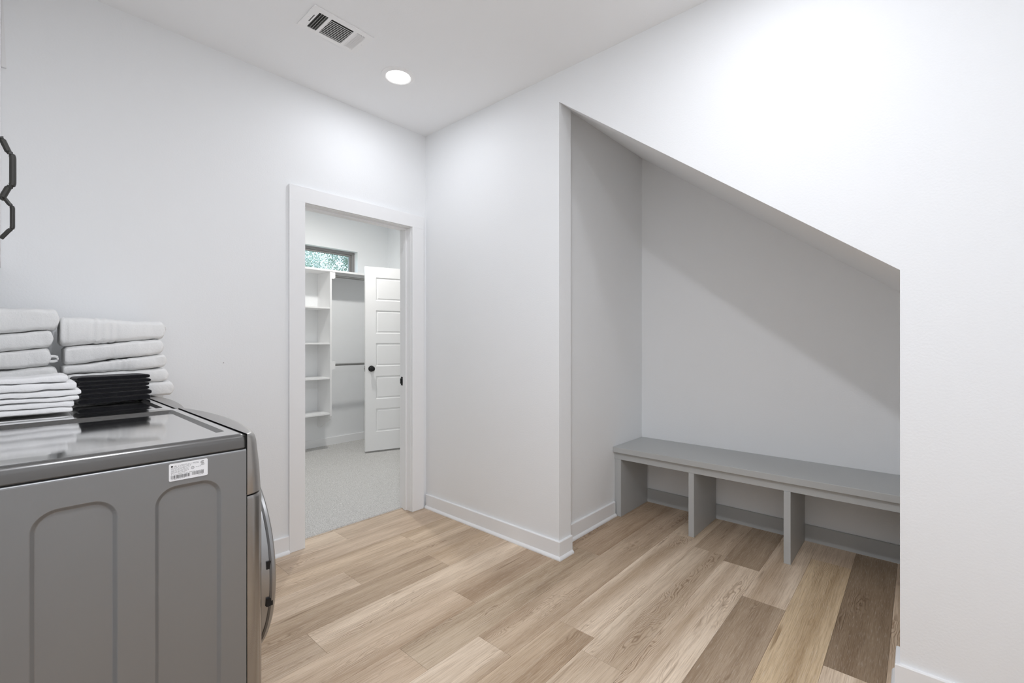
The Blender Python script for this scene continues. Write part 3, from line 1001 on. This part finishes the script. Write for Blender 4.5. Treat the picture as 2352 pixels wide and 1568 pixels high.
gr = 'large towels stacked behind the black washcloths'
for i in range(5):
    folded('bath_towel', 'folded white bath towel, %s of the stack behind the black washcloths' % ord5[i], 'towel', gr, Rx0[i], Rx1[i], -.245, -.055,
           RB[i + 1], RB[i], 'towel', 21 + i if i < 4 else 20, amp=.0035, lend=.25, ribs=ribs[i], loop=(-1.615, -.20, 1.284) if i == 0 else None, gap=.0004, wk=(60 + i, 61 + i if i < 4 else None))
# bright white washcloths in front
wb_ = [1.110, 1.085, 1.060, 1.039, 1.021, 1.002, WTOP]
wr = [-1.945, -1.924, -1.912, -1.918, -1.930, -1.934]
ord6 = ['topmost', 'second from the top', 'third from the top', 'fourth from the top', 'fifth from the top', 'bottom']
for i in range(6):
    folded('washcloth', 'folded bright white washcloth, %s of the low stack beside the black ones' % ord6[i], 'washcloth', 'white washcloths on the washer',
           -2.165, wr[i], -.575 - (.006 if i % 2 else 0), -.42, (wb_[i + 1], wb_[i + 1] + (.002 if i < 5 else 0)), (wb_[i] - (.006 if i == 0 else 0), wb_[i] + .002), 'washcloth', 31 + i if i < 5 else 30,
           amp=.0020, lend=.6, rend=.35, gap=.0004, wk=(70 + i, 71 + i if i < 5 else None))
# black washcloths
bb_ = [1.091, 1.0735, 1.0575, 1.043, 1.0265, 1.007, WTOP]
ord6 = ['topmost', 'second from the top', 'third from the top', 'fourth from the top', 'fifth from the top', 'bottom']
bx = [(-1.915, -1.690), (-1.908, -1.686), (-1.910, -1.692), (-1.909, -1.692), (-1.905, -1.684), (-1.911, -1.688)]
for i in range(6):
    folded('washcloth', 'folded black washcloth, %s of the black stack' % ord6[i], 'washcloth', 'black washcloths on the washer',
           bx[i][0], bx[i][1], -.362, -.268, (bb_[i + 1],) * 2, (bb_[i],) * 2, 'black_terry', 41 + i if i < 5 else 40, amp=.0016, rot=.14, lend=.7, rend=.4, gap=.0004)

# ------------------------------------------------------------------ wall cabinet with pulls (left edge of the view)
def cabinet():
    fx = -2.0975
    r = root('wall_cabinet', 'white wall cabinet with slab doors and black angular pulls above the washer', 'cabinet', (-2.27, -.7, 1.517))
    box('body', (LWX + .0005, fx - .021, -1.41, -.0005, 1.517, CH - .0005), 'cabinet', r)
    for a, b, hy in ((-.285, -.001, None), (-.847, -.288, -.810), (-1.41, -.850, -1.340)):
        d = box('door', (fx - .0205, fx, a, b, 1.519, CH - .004), 'cabinet', r, bev=.0015)
        if hy is not None:
            zc = 1.577; xo = -2.0745 if hy > -1 else -2.0795
            pts = [(fx + .001, zc - .063), (fx + .004, zc - .058), (xo - .0065, zc - .0375), (xo - .0035, zc - .0345), (xo - .0012, zc - .031), (xo - .0002, zc - .0275), (xo, zc - .024), (xo, zc + .024), (xo - .0002, zc + .0275), (xo - .0012, zc + .031), (xo - .0035, zc + .0345), (xo - .0065, zc + .0375), (fx + .004, zc + .058), (fx + .001, zc + .063)]
            h = tube('pull', [(x, hy, z) for x, z in pts], .0052, 'pull', d, n=10)
            h['label'] = 'black angular bar pull'
    s = prism('scribe_strip', [(fx + .0005, CH - .001), (fx + .0145, 2.318), (fx + .0005, 2.318)], 1, -.012, -.0005, 'cabinet', r)
    return r
cabinet()

# small nail left in the door wall
tag(lathe('nail', [(0, -.004), (.002, -.004), (.0022, -.003), (.0010, -.0028), (.0010, 0)], (-1.318, 0, 1.113), 1, 'ink_grey', None, n=10), 'tiny dark nail head left in the white wall', 'nail')

# ------------------------------------------------------------------ outside the closet window
def tree(loc, label, seed, nleaf, rad, crown_z):
    t = root('tree', label, 'tree', loc, 'trees outside the closet window')
    bx_, by_, bz_ = loc
    tube('trunk', [(bx_, by_, bz_), (bx_ + .05, by_, bz_ + 1.6), (bx_ - .1, by_ + .1, crown_z), (bx_, by_, crown_z + rad * .7)], .11, 'bark', t, n=10)
    rnd = np.random.RandomState(seed)
    V = []; F = []
    cl = [(rnd.normal(0, .45, 3) * rad * np.array([1, 1, .8]), rnd.uniform(.35, .6) * rad) for _ in range(14)]
    for i in range(nleaf):
        c, rr_ = cl[rnd.randint(len(cl))]
        d = rnd.normal(0, 1, 3); d /= np.linalg.norm(d)
        p = np.array([bx_, by_, crown_z]) + c + d * rr_ * rnd.uniform(.4, 1) ** .5
        a = rnd.normal(0, 1, 3); a /= np.linalg.norm(a)
        b = np.cross(a, rnd.normal(0, 1, 3)); b /= np.linalg.norm(b)
        L_, W_ = rnd.uniform(.022, .042), rnd.uniform(.012, .02)
        k = len(V)
        V += [tuple(p - a * L_), tuple(p + b * W_), tuple(p + a * L_), tuple(p - b * W_)]
        F.append((k, k + 1, k + 2, k + 3))
    o = link('foliage', mesh_of(V, F), 'leaf', t)
    o['kind'] = 'stuff'
tree((6.25, 10.2, -.4), 'leafy green tree seen through the right part of the closet window', 2, 60000, 2.0, 3.9)
tree((6.0, 16.5, -.4), 'thin leafed tree against the bright sky in the closet window', 5, 14000, 1.6, 4.6)
box('ground', (-12, 18, CBY + .2, 24, -.5, -.4), 'lawn', kind='structure')
